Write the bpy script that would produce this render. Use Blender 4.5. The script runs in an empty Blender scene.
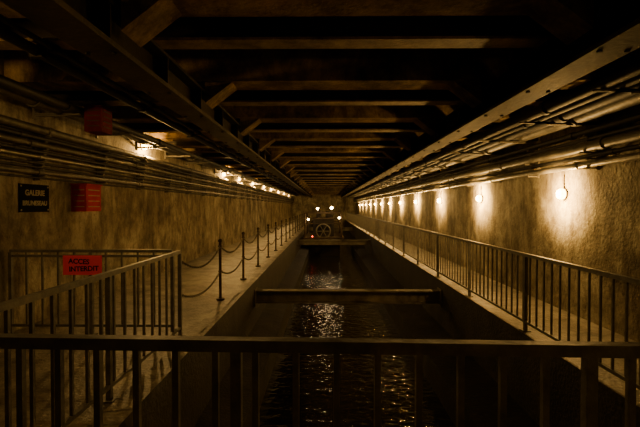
import bpy, math, random
from mathutils import Vector, Matrix
random.seed(7)
S=bpy.context.scene
CAMZ=1.6
XL,XR=-4.0,3.7
Y0,Y1=-3.0,52.0
CE=3.62
# ---------------------------------------------------------------- materials
def mat(name,cols,scale=2.0,rough=0.8,metal=0.0,bump=0.3,stretch=(1,1,1),bscale=None,fine=25.0,spec=0.5,streak=0.0):
    m=bpy.data.materials.new(name); m.use_nodes=True
    nt=m.node_tree; n=nt.nodes; l=nt.links
    b=n['Principled BSDF']
    tc=n.new('ShaderNodeTexCoord'); mp=n.new('ShaderNodeMapping'); mp.inputs['Scale'].default_value=stretch
    l.new(tc.outputs['Object'],mp.inputs['Vector'])
    ns=n.new('ShaderNodeTexNoise'); ns.inputs['Scale'].default_value=scale; ns.inputs['Detail'].default_value=9; ns.inputs['Roughness'].default_value=0.65
    l.new(mp.outputs[0],ns.inputs['Vector'])
    cr=n.new('ShaderNodeValToRGB'); e=cr.color_ramp.elements
    e[0].position=0.34; e[1].position=0.66
    e[0].color=(*cols[0],1); e[1].color=(*cols[-1],1)
    if len(cols)==3:
        k=e.new(0.5); k.color=(*cols[1],1)
    l.new(ns.outputs['Fac'],cr.inputs['Fac'])
    out=cr.outputs['Color']
    nf=n.new('ShaderNodeTexNoise'); nf.inputs['Scale'].default_value=fine; nf.inputs['Detail'].default_value=6
    l.new(tc.outputs['Object'],nf.inputs['Vector'])
    if streak>0:
        for sc,z,lo,hi,st in((2.2,.28,.40,.54,streak*.85),(.7,.9,.40,.56,streak),(6,.6,.42,.50,streak*.6),(11,1,.34,.42,streak*.9)):
            m2=n.new('ShaderNodeMapping'); m2.inputs['Scale'].default_value=(sc,sc,sc*z); m2.inputs['Location'].default_value=(sc,sc*2,0)
            l.new(tc.outputs['Object'],m2.inputs['Vector'])
            n2=n.new('ShaderNodeTexNoise'); n2.inputs['Scale'].default_value=1.2; n2.inputs['Detail'].default_value=10; n2.inputs['Roughness'].default_value=.75; n2.inputs['Distortion'].default_value=.5
            l.new(m2.outputs[0],n2.inputs['Vector'])
            c2=n.new('ShaderNodeValToRGB'); c2.color_ramp.elements[0].position=lo; c2.color_ramp.elements[1].position=hi
            d=1-st
            c2.color_ramp.elements[0].color=(d,d*.95,d*.88,1); c2.color_ramp.elements[1].color=(1,1,1,1)
            l.new(n2.outputs['Fac'],c2.inputs['Fac'])
            mx=n.new('ShaderNodeMixRGB'); mx.blend_type='MULTIPLY'; mx.inputs[0].default_value=1
            l.new(out,mx.inputs[1]); l.new(c2.outputs['Color'],mx.inputs[2]); out=mx.outputs[0]
    l.new(out,b.inputs['Base Color'])
    b.inputs['Roughness'].default_value=rough; b.inputs['Metallic'].default_value=metal
    b.inputs['Specular IOR Level'].default_value=spec
    bp=n.new('ShaderNodeBump'); bp.inputs['Strength'].default_value=bump; bp.inputs['Distance'].default_value=0.02
    ad=n.new('ShaderNodeMath'); ad.operation='ADD'
    l.new(nf.outputs['Fac'],ad.inputs[0]); l.new(ns.outputs['Fac'],ad.inputs[1])
    l.new(ad.outputs[0],bp.inputs['Height']); l.new(bp.outputs[0],b.inputs['Normal'])
    return m
def emis(name,c,s):
    m=bpy.data.materials.new(name); m.use_nodes=True
    n=m.node_tree.nodes; b=n['Principled BSDF']
    b.inputs['Base Color'].default_value=(*c,1)
    b.inputs['Emission Color'].default_value=(*c,1); b.inputs['Emission Strength'].default_value=s
    return m
M_wall=mat('stained_concrete',[(.24,.21,.145),(.45,.405,.29),(.64,.59,.44)],scale=1.3,rough=.85,bump=.6,streak=.5,spec=.2)
M_floor=mat('damp_concrete_floor',[(.15,.135,.10),(.30,.27,.205),(.40,.365,.285)],scale=2.2,rough=.45,bump=.6,streak=.4,spec=.45)
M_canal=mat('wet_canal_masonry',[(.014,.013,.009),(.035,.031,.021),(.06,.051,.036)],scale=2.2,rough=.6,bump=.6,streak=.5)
M_ceil=mat('dark_concrete_ceiling',[(.012,.009,.006),(.026,.02,.012),(.044,.034,.02)],scale=1.5,rough=.9,bump=.6,spec=.2)  # very dark concrete over the whole slab
M_beam=mat('grimy_concrete_beam',[(.09,.063,.03),(.26,.185,.09),(.48,.34,.17)],scale=2.3,rough=.85,bump=.6,streak=.42,spec=.2)
M_joist=mat('rusty_painted_joist_lit',[(.17,.12,.055),(.34,.25,.12),(.5,.37,.18)],scale=4,rough=.6,bump=.3,spec=.3,streak=.35)  # joist flange, coloured brighter than the web as if lit from below
M_gird=mat('dark_steel_and_joist_shade',[(.015,.012,.008),(.035,.028,.018)],scale=2,rough=.7,bump=.2,spec=.2)  # dark steel; on the joists it also paints in the shaded web
M_gflange=mat('girder_lower_flange',[(.04,.033,.021),(.10,.08,.05)],scale=3,rough=.65,bump=.3,spec=.25)  # lower flange in a lighter tone than the web
M_rail=mat('railing_grey_paint',[(.08,.075,.062),(.18,.168,.138)],scale=9,rough=.5,metal=.2,bump=.2)
M_pipe=mat('pipe_paint',[(.05,.045,.033),(.17,.15,.105)],scale=5,rough=.5,metal=.25,bump=.2)
M_pipe2=mat('galvanised_pipe',[(.16,.15,.13),(.33,.31,.26)],scale=5,rough=.35,metal=.6,bump=.15)
M_cable=mat('black_cable',[(.012,.011,.01),(.03,.027,.022)],scale=5,rough=.6,bump=.05)
M_iron=mat('rusty_iron',[(.04,.027,.015),(.10,.068,.038)],scale=8,rough=.6,metal=.4,bump=.3)
M_red=mat('red_enamel',[(.42,.012,.01),(.6,.02,.015)],scale=5,rough=.7,bump=.05,spec=.15)
M_dred=mat('dark_red_enamel',[(.10,.008,.006),(.20,.014,.011)],scale=5,rough=.7,bump=.05,spec=.15)  # deeper red for the upper box
M_signred=mat('red_sign_paint',[(.93,.03,.015),(1,.04,.02)],scale=5,rough=.6,bump=.03,spec=.2)
M_black=mat('black_enamel',[(.008,.008,.008),(.015,.015,.014)],scale=5,rough=.9,bump=.03,spec=.08)
M_cream=mat('cream_paint',[(.42,.39,.3),(.5,.46,.36)],scale=5,rough=.7,bump=.03,spec=.2)
M_steel=mat('weathered_steel',[(.10,.09,.066),(.25,.22,.16)],scale=3,rough=.6,metal=.2,bump=.3)
M_glow=emis('amber_lamp_glass',(1,.56,.14),40)
M_white=emis('warm_white_lamp_glass',(1,.72,.35),40)
M_redglow=emis('red_lamp_glass',(1,.05,.01),8)
# water
M_water=bpy.data.materials.new('sewer_water'); M_water.use_nodes=True
nt=M_water.node_tree;b=nt.nodes['Principled BSDF']
b.inputs['Base Color'].default_value=(.022,.019,.010,1); b.inputs['Roughness'].default_value=.03
b.inputs['IOR'].default_value=1.33
tc=nt.nodes.new('ShaderNodeTexCoord'); mpw=nt.nodes.new('ShaderNodeMapping'); mpw.inputs['Scale'].default_value=(1,1.5,1)
w=nt.nodes.new('ShaderNodeTexNoise'); w.inputs['Scale'].default_value=5.5; w.inputs['Detail'].default_value=1
w.inputs['Distortion'].default_value=.4
bp=nt.nodes.new('ShaderNodeBump'); bp.inputs['Strength'].default_value=1.0; bp.inputs['Distance'].default_value=.024
nt.links.new(tc.outputs['Object'],mpw.inputs[0]); nt.links.new(mpw.outputs[0],w.inputs['Vector']); nt.links.new(w.outputs['Fac'],bp.inputs['Height']); nt.links.new(bp.outputs[0],b.inputs['Normal'])

# ---------------------------------------------------------------- mesh builder
class MB:
    def __init__(s): s.v=[];s.f=[];s.m=[];s.mats=[];s.sm=[]
    def mi(s,m):
        if m not in s.mats: s.mats.append(m)
        return s.mats.index(m)
    def add(s,vs,fs,m,smooth=False):
        o=len(s.v); s.v+= [tuple(v) for v in vs]; k=s.mi(m)
        for f in fs: s.f.append([o+i for i in f]); s.m.append(k); s.sm.append(smooth)
    def box(s,x0,x1,y0,y1,z0,z1,m,M=None):
        vs=[Vector(p) for p in [(x0,y0,z0),(x1,y0,z0),(x1,y1,z0),(x0,y1,z0),(x0,y0,z1),(x1,y0,z1),(x1,y1,z1),(x0,y1,z1)]]
        if M: vs=[M@v for v in vs]
        s.add(vs,[(0,3,2,1),(4,5,6,7),(0,1,5,4),(1,2,6,5),(2,3,7,6),(3,0,4,7)],m)
    def cyl(s,p0,p1,r,m,n=10,r1=None,cap=True):
        p0=Vector(p0);p1=Vector(p1);r1=r if r1 is None else r1
        d=(p1-p0).normalized(); a=d.orthogonal().normalized(); c=d.cross(a)
        vs=[]
        for p,rr in((p0,r),(p1,r1)):
            for i in range(n):
                t=2*math.pi*i/n; vs.append(p+(a*math.cos(t)+c*math.sin(t))*rr)
        s.add(vs,[(i,(i+1)%n,n+(i+1)%n,n+i) for i in range(n)],m,True)
        if cap: s.add(vs,[tuple(range(n))[::-1],tuple(range(n,2*n))],m)
    def bar(s,p0,p1,w,h,m):
        p0=Vector(p0);p1=Vector(p1);d=(p1-p0);L=d.length;d.normalize()
        up=Vector((0,0,1)) if abs(d.z)<.9 else Vector((0,1,0))
        a=d.cross(up).normalized(); u=a.cross(d)
        M=Matrix((a,d,u)).transposed().to_4x4(); M.translation=p0
        s.box(-w/2,w/2,0,L,-h/2,h/2,m,M)
    def sph(s,c,r,m,n=12,k=8,sc=(1,1,1),half=None):
        vs=[];fs=[]
        for j in range(k+1):
            t=math.pi*j/k
            for i in range(n):
                q=2*math.pi*i/n
                vs.append((c[0]+r*sc[0]*math.sin(t)*math.cos(q),c[1]+r*sc[1]*math.sin(t)*math.sin(q),c[2]+r*sc[2]*math.cos(t)))
        for j in range(k):
            for i in range(n):
                fs.append((j*n+i,(j+1)*n+i,(j+1)*n+(i+1)%n,j*n+(i+1)%n))
        s.add(vs,fs,m,True)
    def torus(s,c,ax,R,r,m,n=16,k=6,el=1.0,ed=None):
        ax=Vector(ax).normalized(); a=Vector(ed).normalized() if ed else ax.orthogonal().normalized(); d=ax.cross(a);c=Vector(c)
        vs=[];fs=[]
        for i in range(n):
            t=2*math.pi*i/n; rad=a*math.cos(t)+d*math.sin(t)
            cc=c+a*math.cos(t)*R*el+d*math.sin(t)*R
            for j in range(k):
                q=2*math.pi*j/k; vs.append(cc+rad*r*math.cos(q)+ax*r*math.sin(q))
        for i in range(n):
            for j in range(k):
                fs.append((i*k+j,((i+1)%n)*k+j,((i+1)%n)*k+(j+1)%k,i*k+(j+1)%k))
        s.add(vs,fs,m,True)
    def mesh(s,name):
        me=bpy.data.meshes.new(name); me.from_pydata(s.v,[],s.f)
        for m in s.mats: me.materials.append(m)
        me.polygons.foreach_set('material_index',s.m); me.polygons.foreach_set('use_smooth',s.sm)
        me.update(); return me
    def obj(s,name,loc=(0,0,0),bevel=0):
        o=bpy.data.objects.new(name,s.mesh(name)); S.collection.objects.link(o); o.location=loc
        if bevel:
            b=o.modifiers.new('bevel','BEVEL'); b.width=bevel; b.segments=2; b.limit_method='ANGLE'
        return o
def inst(me,name,loc,rot=(0,0,0)):
    o=bpy.data.objects.new(name,me); S.collection.objects.link(o); o.location=loc; o.rotation_euler=rot; return o
def text(body,size,m,parent,loc,rot,name,ext=.002):
    c=bpy.data.curves.new(name,'FONT'); c.body=body; c.size=size; c.align_x='CENTER'; c.align_y='CENTER'; c.extrude=ext; c.offset=.002
    t=bpy.data.objects.new('tmp',c); S.collection.objects.link(t); bpy.context.view_layer.update()
    me=bpy.data.meshes.new_from_object(t.evaluated_get(bpy.context.evaluated_depsgraph_get()))
    bpy.data.objects.remove(t); me.materials.clear(); me.materials.append(m)
    o=bpy.data.objects.new(name,me); S.collection.objects.link(o); o.parent=parent; o.location=loc; o.rotation_euler=rot
    return o

# ---------------------------------------------------------------- shell
CL,CR=-1.46,2.40      # canal edges
WZ=-1.35
f=MB()
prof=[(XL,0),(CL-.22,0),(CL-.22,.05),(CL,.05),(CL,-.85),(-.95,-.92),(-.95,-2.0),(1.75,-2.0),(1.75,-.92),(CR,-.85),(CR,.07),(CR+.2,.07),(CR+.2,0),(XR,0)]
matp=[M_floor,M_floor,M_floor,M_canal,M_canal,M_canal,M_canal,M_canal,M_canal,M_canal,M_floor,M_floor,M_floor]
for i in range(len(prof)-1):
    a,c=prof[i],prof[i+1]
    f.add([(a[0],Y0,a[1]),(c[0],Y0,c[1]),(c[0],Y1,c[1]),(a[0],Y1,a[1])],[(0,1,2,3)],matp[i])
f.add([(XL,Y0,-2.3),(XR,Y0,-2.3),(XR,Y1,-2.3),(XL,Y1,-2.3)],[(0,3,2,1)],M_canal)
f.obj('floor')
p=MB(); p.box(CL+.01,CR-.01,Y0+.05,1.72,-.25,0.0,M_floor); p.obj('concrete_platform')
for nm,x0,x1 in(('wall_left',XL-.3,XL),('wall_right',XR,XR+.3)):
    w=MB(); w.box(x0,x1,Y0,Y1,-2.3,CE+.3,M_wall)
    w.obj(nm)
w=MB(); w.box(XL,XR,Y1,Y1+.3,-2.3,CE+.3,M_wall); w.obj('wall_far')
w=MB(); w.box(XL,XR,Y0-.3,Y0,-2.3,CE+.3,M_wall); w.obj('wall_rear')
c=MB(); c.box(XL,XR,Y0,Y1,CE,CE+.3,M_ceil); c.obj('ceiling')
wt=MB(); wt.add([(-.95,Y0,WZ),(1.75,Y0,WZ),(1.75,Y1,WZ),(-.95,Y1,WZ)],[(0,1,2,3)],M_water); wt.obj('canal_water')

# transverse beams
wide=MB()
y=0.9
while y<Y1-1:
    wide.box(XL,XR,y,y+.42,3.16,CE,M_beam)
    for gx,s in((-1.5,1),(-1.8,-1),(1.95,-1),(2.25,1)):
        vs=[(gx,y+.04,3.16),(gx+s*.34,y+.04,3.16),(gx,y+.04,2.9),(gx,y+.38,3.16),(gx+s*.34,y+.38,3.16),(gx,y+.38,2.9)]
        wide.add(vs,[(0,1,2),(3,5,4),(0,3,4,1),(1,4,5,2),(2,5,3,0)],M_beam)
    y+=2.2
wide.obj('ceiling_cross_beams')
ib=MB(); y=1.65
while y<Y1-1:
    ib.box(XL,XR,y-.11,y+.11,3.06,3.085,M_joist); ib.box(XL,XR,y-.012,y+.012,3.085,3.4,M_gird); ib.box(XL,XR,y-.11,y+.11,3.4,CE,M_gird)  # light from below painted in: bright lower flange, dark web and top
    y+=2.2
ib.obj('ceiling_steel_joists')
for gx,nm in((-1.65,'longitudinal_girder'),(2.1,'longitudinal_girder')):
    g=MB()
    g.box(gx-.15,gx+.15,Y0+.02,Y1-.02,2.74,2.78,M_gflange); g.box(gx-.02,gx+.02,Y0+.02,Y1-.02,2.78,3.03,M_gird); g.box(gx-.15,gx+.15,Y0+.02,Y1-.02,3.03,3.06,M_gird)
    y=Y0+.5
    while y<Y1:
        g.box(gx-.14,gx+.14,y,y+.02,2.78,3.03,M_gird)
        for sx in(-.1,.1): g.cyl((gx+sx,y+.15,2.725),(gx+sx,y+.15,2.74),.02,M_gird,6)
        y+=1.1
    g.obj(nm)
# ceiling conduits hung under the joists over the walkways
cc=MB()
for x,r in((-2.6,.05),(-2.45,.025),(2.52,.03)):
    cc.cyl((x,Y0+.1,3.055-r),(x,Y1-.1,3.055-r),r,M_cable,8)
    k=1.65
    while k<Y1-1:
        cc.box(x-r-.01,x+r+.01,k-.03,k+.03,3.05-2*r,3.058,M_gird); k+=2.2
cc.obj('ceiling_conduits')

# ---------------------------------------------------------------- pipes
def run(name,items,wallx,side,supz):
    p=MB()
    for x,z,r,m in items:
        yy=Y0+.1; X=wallx+side*x
        p.cyl((X,yy,z),(X,Y1-.1,z),r,m,12)
        k=Y0+2+random.random()
        while k<Y1-1:
            p.cyl((X,k,z),(X,k+.09,z),r*1.25,m,12); k+=3.1
    k=Y0+.8
    while k<Y1-1:
        p.box(min(wallx,wallx+side*.035),max(wallx,wallx+side*.035),k,k+.05,supz[0],supz[1],M_steel)
        for x,z,r,m in items:
            a,b=sorted((wallx,wallx+side*(x+r+.02))); p.box(a,b,k+.005,k+.045,z-r-.02,z-r,M_steel)
        k+=1.6
    return p.obj(name)
run('wall_pipes',[(.14,2.44,.04,M_pipe),(.14,2.53,.03,M_cable),(.16,2.64,.055,M_pipe),(.12,2.35,.025,M_cable),(.12,2.28,.03,M_pipe2),(.1,2.2,.018,M_cable),(.1,2.14,.018,M_cable),(.12,2.07,.035,M_pipe),(.06,2.59,.018,M_cable),(.06,2.48,.015,M_cable),(.06,2.0,.015,M_cable)],XL,1,(1.96,2.72))
run('overhead_pipes',[(.36,2.95,.085,M_pipe),(.56,2.94,.06,M_cable)],XL,1,(2.8,3.04))
run('wall_pipes',[(.14,2.18,.045,M_pipe2),(.12,2.29,.03,M_cable),(.17,2.41,.065,M_pipe),(.12,2.52,.03,M_cable),(.14,2.62,.045,M_cable)],XR,-1,(2.1,2.68))
run('overhead_pipes',[(.3,2.84,.12,M_pipe),(.58,2.82,.09,M_cable),(.8,2.8,.05,M_cable),(.98,2.82,.07,M_cable)],XR,-1,(2.7,3.0))

# ---------------------------------------------------------------- railings
def railing(name,p0,p1,h,post=1.5,bal=.17,bw=.02,top=(.05,.045),bot=.12,second=None):
    r=MB(); p0=Vector(p0);p1=Vector(p1);L=(p1-p0).length;d=(p1-p0)/L
    up=Vector((0,0,1))
    r.bar(p0+up*(h-top[1]/2),p1+up*(h-top[1]/2),top[0],top[1],M_rail)
    r.bar(p0+up*bot,p1+up*bot,top[0]*.8,.03,M_rail)
    if second: r.bar(p0+up*second,p1+up*second,top[0]*.7,.03,M_rail)
    n=max(1,round(L/post))
    for i in range(n+1):
        q=p0+d*(L*i/n); r.bar(q,q+up*(h-top[1]),.04,.04,M_rail)
        r.box(q.x-.05,q.x+.05,q.y-.05,q.y+.05,q.z,q.z+.012,M_rail)
    k=bal
    while k<L-.05:
        q=p0+d*k; r.bar(q+up*bot,q+up*(h-top[1]),bw,bw,M_rail); k+=bal
    return r.obj(name,bevel=0)
railing('safety_railing',(-1.66,1.67,0),(2.3,1.54,0),1.095,post=1.3,bal=.155,bw=.024,top=(.05,.045))
railing('safety_railing',(2.47,1.2,.07),(2.47,48,.07),.96,post=2.0,bal=.165,bw=.018,top=(.045,.04))
railing('safety_railing',(-1.78,1.76,0),(-1.78,5.2,0),1.07,post=1.7,bal=.2,bw=.022,top=(.045,.04))
railing('gate_barrier',(-3.93,5.28,0),(-1.90,5.28,0),1.07,post=1.03,bal=.2,bw=.022,top=(.045,.035),second=.99)

# chain posts
cp=MB(); py=[5.3]+[7.3+2.07*i for i in range(19)]
PX=-1.8
for q in py[1:]:
    cp.cyl((PX,q,0),(PX,q,1.0),.024,M_iron,10); cp.sph((PX,q,1.02),.038,M_iron,10,6); cp.cyl((PX,q,0),(PX,q,.03),.07,M_iron,12)
    for z in(.93,.5): cp.torus((PX,q,z),(0,0,1),.035,.008,M_iron,10,5)
for a,b in zip(py[:-1],py[1:]):
    for z,sag in((.93,.2),(.5,.16)):
        n=int((b-a)/.05) if a<18 else int((b-a)/.1)
        R=.017 if a<18 else .03
        for i in range(n):
            t=(i+.5)/n; yy=a+(b-a)*t; zz=z-sag*4*t*(1-t); dz=-sag*4*(1-2*t)/(b-a)
            d=Vector((0,1,dz)).normalized()
            ax=Vector((1,0,0)) if i%2 else d.cross(Vector((1,0,0)))
            cp.torus((PX,yy,zz),ax,R,.0055,M_steel,8,4,el=1.7,ed=d)
cp.obj('chain_post_fence')

# beams spanning the canal
for yy in(8.9,22.5,36):
    bm=MB(); x0,x1=CL+.005,CR-.005
    bm.box(x0,x1,yy-.11,yy+.11,-.16,-.135,M_steel); bm.box(x0,x1,yy-.012,yy+.012,-.37,-.16,M_steel); bm.box(x0,x1,yy-.11,yy+.11,-.395,-.37,M_steel)
    for xx in(x0,x1-.02): bm.box(xx,xx+.02,yy-.16,yy+.16,-.45,-.1,M_steel)
    bm.obj('canal_strut_beam')

# ---------------------------------------------------------------- lamps
AMB=(1.0,.57,.165)
def lampmesh(side):
    L=MB()
    s=side
    L.cyl((0,0,0),(s*.02,0,0),.095,M_iron,24)
    L.sph((s*.05,0,0),.085,M_glow,18,12,sc=(.85,1,1))
    for a in(0,math.pi/2):
        prev=None
        for k in range(9):
            t=math.pi*k/8; q=(s*(.05+.082*math.sin(t)),.098*math.cos(t)*math.cos(a),.098*math.cos(t)*math.sin(a))
            if prev: L.cyl(prev,q,.0022,M_iron,5,cap=False)
            prev=q
    L.torus((s*.08,0,0),(1,0,0),.088,.0022,M_iron,20,5)
    L.cyl((s*.01,0,.09),(s*.01,0,.3),.01,M_iron,8)
    return L.mesh('bulkhead_lamp')
def plight(name,loc,pw,parent,col=AMB,r=.07):
    d=bpy.data.lights.new(name,'POINT'); d.energy=pw; d.color=col; d.shadow_soft_size=r
    o=bpy.data.objects.new(name,d); S.collection.objects.link(o); o.parent=parent; o.location=loc
def pool(loc,pw,parent,ry):  # added spot with no fixture, brightens the wall around a lamp
    d=bpy.data.lights.new('added_pool_light','SPOT'); d.energy=pw; d.color=AMB; d.shadow_soft_size=.12; d.spot_size=math.radians(125); d.spot_blend=1.0
    o=bpy.data.objects.new('added_pool_light',d); S.collection.objects.link(o); o.parent=parent; o.location=loc; o.rotation_euler=(0,ry,0)
mR,mL=lampmesh(-1),lampmesh(1)
for i in range(12):
    yy=6.64+3.5*i
    o=inst(mR,'bulkhead_lamp',(XR,yy,1.8)); plight('bulb_light',(-.2,0,0),80,o,r=.04)
    pool((-.5,0,0),420,o,-math.pi/2)
for yy,z in((9.3,2.93),(16.6,2.88),(19.6,2.9),(23.3,2.9),(27.5,2.9),(31.2,2.9),(36,2.9),(41,2.9),(46.5,2.9)):
    o=inst(mL,'bulkhead_lamp',(XL,yy,z)); plight('bulb_light',(.22,0,-.14),125 if yy<18 else 65,o,r=.04)
o=inst(mL,'bulkhead_lamp',(XL,2.7,2.9)); plight('bulb_light',(.24,0,-.14),55,o)
o=inst(mR,'bulkhead_lamp',(XR,-.6,1.8)); plight('bulb_light',(-.3,0,0),14,o)

# ---------------------------------------------------------------- signs & boxes
sg=MB(); sg.box(0,.015,-.30,.30,-.19,.19,M_black)
for a in(-.27,.27):
    for z in(-.16,.16): sg.cyl((.015,a,z),(.02,a,z),.012,M_cream,8)
so=sg.obj('gallery_name_sign',(XL,5.82,1.72))
R=(math.pi/2,0,math.pi/2)
text('GALERIE',.105,M_cream,so,(.018,0,.07),R,'text_line_1'); text('BRUNESEAU',.09,M_cream,so,(.018,0,-.07),R,'text_line_2')
rs=MB(); rs.box(-.24,.24,-.006,.006,-.12,.12,M_signred)
for a in(-.15,.15): rs.box(a-.02,a+.02,.006,.014,.06,.11,M_iron)
ro=rs.obj('red_warning_sign',(-3.0,5.235,.88))
text('ACCES',.085,M_black,ro,(-.04,-.009,.045),(math.pi/2,.05,0),'text_line_1'); text('INTERDIT',.085,M_black,ro,(.02,-.009,-.045),(math.pi/2,-.03,0),'text_line_2')
def redbox(nm,loc,h,wd,dp,M_r,st):
    r=MB(); r.box(0,dp,-wd/2,wd/2,-h/2,h/2,M_r); r.box(0,dp+.02,-wd/2-.015,wd/2+.015,h/2,h/2+.02,M_r)
    for k in range(4):
        z=-h/2+.07+k*h*.21
        r.box(dp,dp+.006,-wd/2+.05,wd/2-.05,z,z+.014,st)
        r.box(.04,dp-.03,-wd/2-.006,-wd/2,z,z+.014,st)
    r.obj(nm,loc)
redbox('red_alarm_box',(XL,6.9,1.74),.42,.44,.24,M_red,M_cream)
redbox('red_alarm_box',(-3.34,6.05,2.82),.34,.3,.24,M_dred,M_iron)
# ---------------------------------------------------------------- sluice barge at the end
b=MB(); by=25.5
b.box(-1.25,1.05,by,by+4,-.7,-.3,M_gird); b.box(-1.35,1.15,by-.1,by+4.1,-.3,-.22,M_iron)
b.box(-.9,.9,by+.3,by+3.6,-1.5,-.7,M_gird)
for x in(-1.0,-.3,.4): b.box(x,x+.5,by-.04,by,-.66,-.34,M_iron)
for x in(-1.2,1.0):
    for yy in(by+.1,by+3.9): b.cyl((x,yy,-.3),(x,yy,1.25),.05,M_iron,8)
    b.bar((x,by+.1,.6),(x,by+3.9,.6),.04,.04,M_iron)
for yy in(by+.1,by+3.9):
    b.bar((-1.2,yy,1.25),(1.0,yy,1.25),.1,.1,M_iron); b.bar((-1.2,yy,.6),(1.0,yy,.6),.05,.05,M_iron)
b.box(-.75,.55,by+.9,by+2.6,-.22,.85,M_gird); b.box(-.83,.63,by+.8,by+2.7,.85,.92,M_iron)
b.box(-.55,-.1,by+.87,by+.9,.2,.62,M_black); b.box(.0,.4,by+.87,by+.9,.2,.62,M_black)
b.cyl((-.4,by+1.6,.9),(-.4,by+1.6,1.6),.16,M_gird,12); b.cyl((.3,by+2,.9),(.3,by+2,1.35),.28,M_gird,12)
b.torus((-.1,by+.05,.15),(0,1,0),.42,.04,M_steel,20,6)
for a in range(6):
    t=a*math.pi/3; b.cyl((-.1,by+.05,.15),(-.1+.42*math.cos(t),by+.05,.15+.42*math.sin(t)),.02,M_steel,6)
b.cyl((-.1,by+.05,.15),(-.1,by+.9,.15),.05,M_iron,8)
for x,z,r in((-.45,1.5,.07),(.4,1.55,.09),(.85,.95,.06),(-1.0,.85,.06)):
    b.cyl((x,by+.1,.6 if z<1.2 else 1.25),(x,by+.1,z-.05),.02,M_iron,8); b.sph((x,by+.06,z),r,M_white,12,8)
b.sph((-.75,by-.16,-.15),.045,M_redglow,12,8); b.bar((-.75,by-.1,-.26),(-.75,by-.16,-.18),.02,.02,M_iron)
bo=b.obj('sluice_barge')
plight('work_light',(-.02,by-.5,1.6),14,bo,(1,.68,.3),r=.12)

# world
W=bpy.data.worlds.new('world'); S.world=W; W.use_nodes=True
W.node_tree.nodes['Background'].inputs[0].default_value=(.02,.015,.01,1); W.node_tree.nodes['Background'].inputs[1].default_value=.1
# camera
cd=bpy.data.cameras.new('camera'); cd.lens=24; cd.sensor_width=36; cd.clip_start=.05
co=bpy.data.objects.new('camera',cd); S.collection.objects.link(co); co.location=(0,0,CAMZ)
co.rotation_euler=(math.pi/2-math.atan(6.5/427),0,math.atan(5/427)); S.camera=co
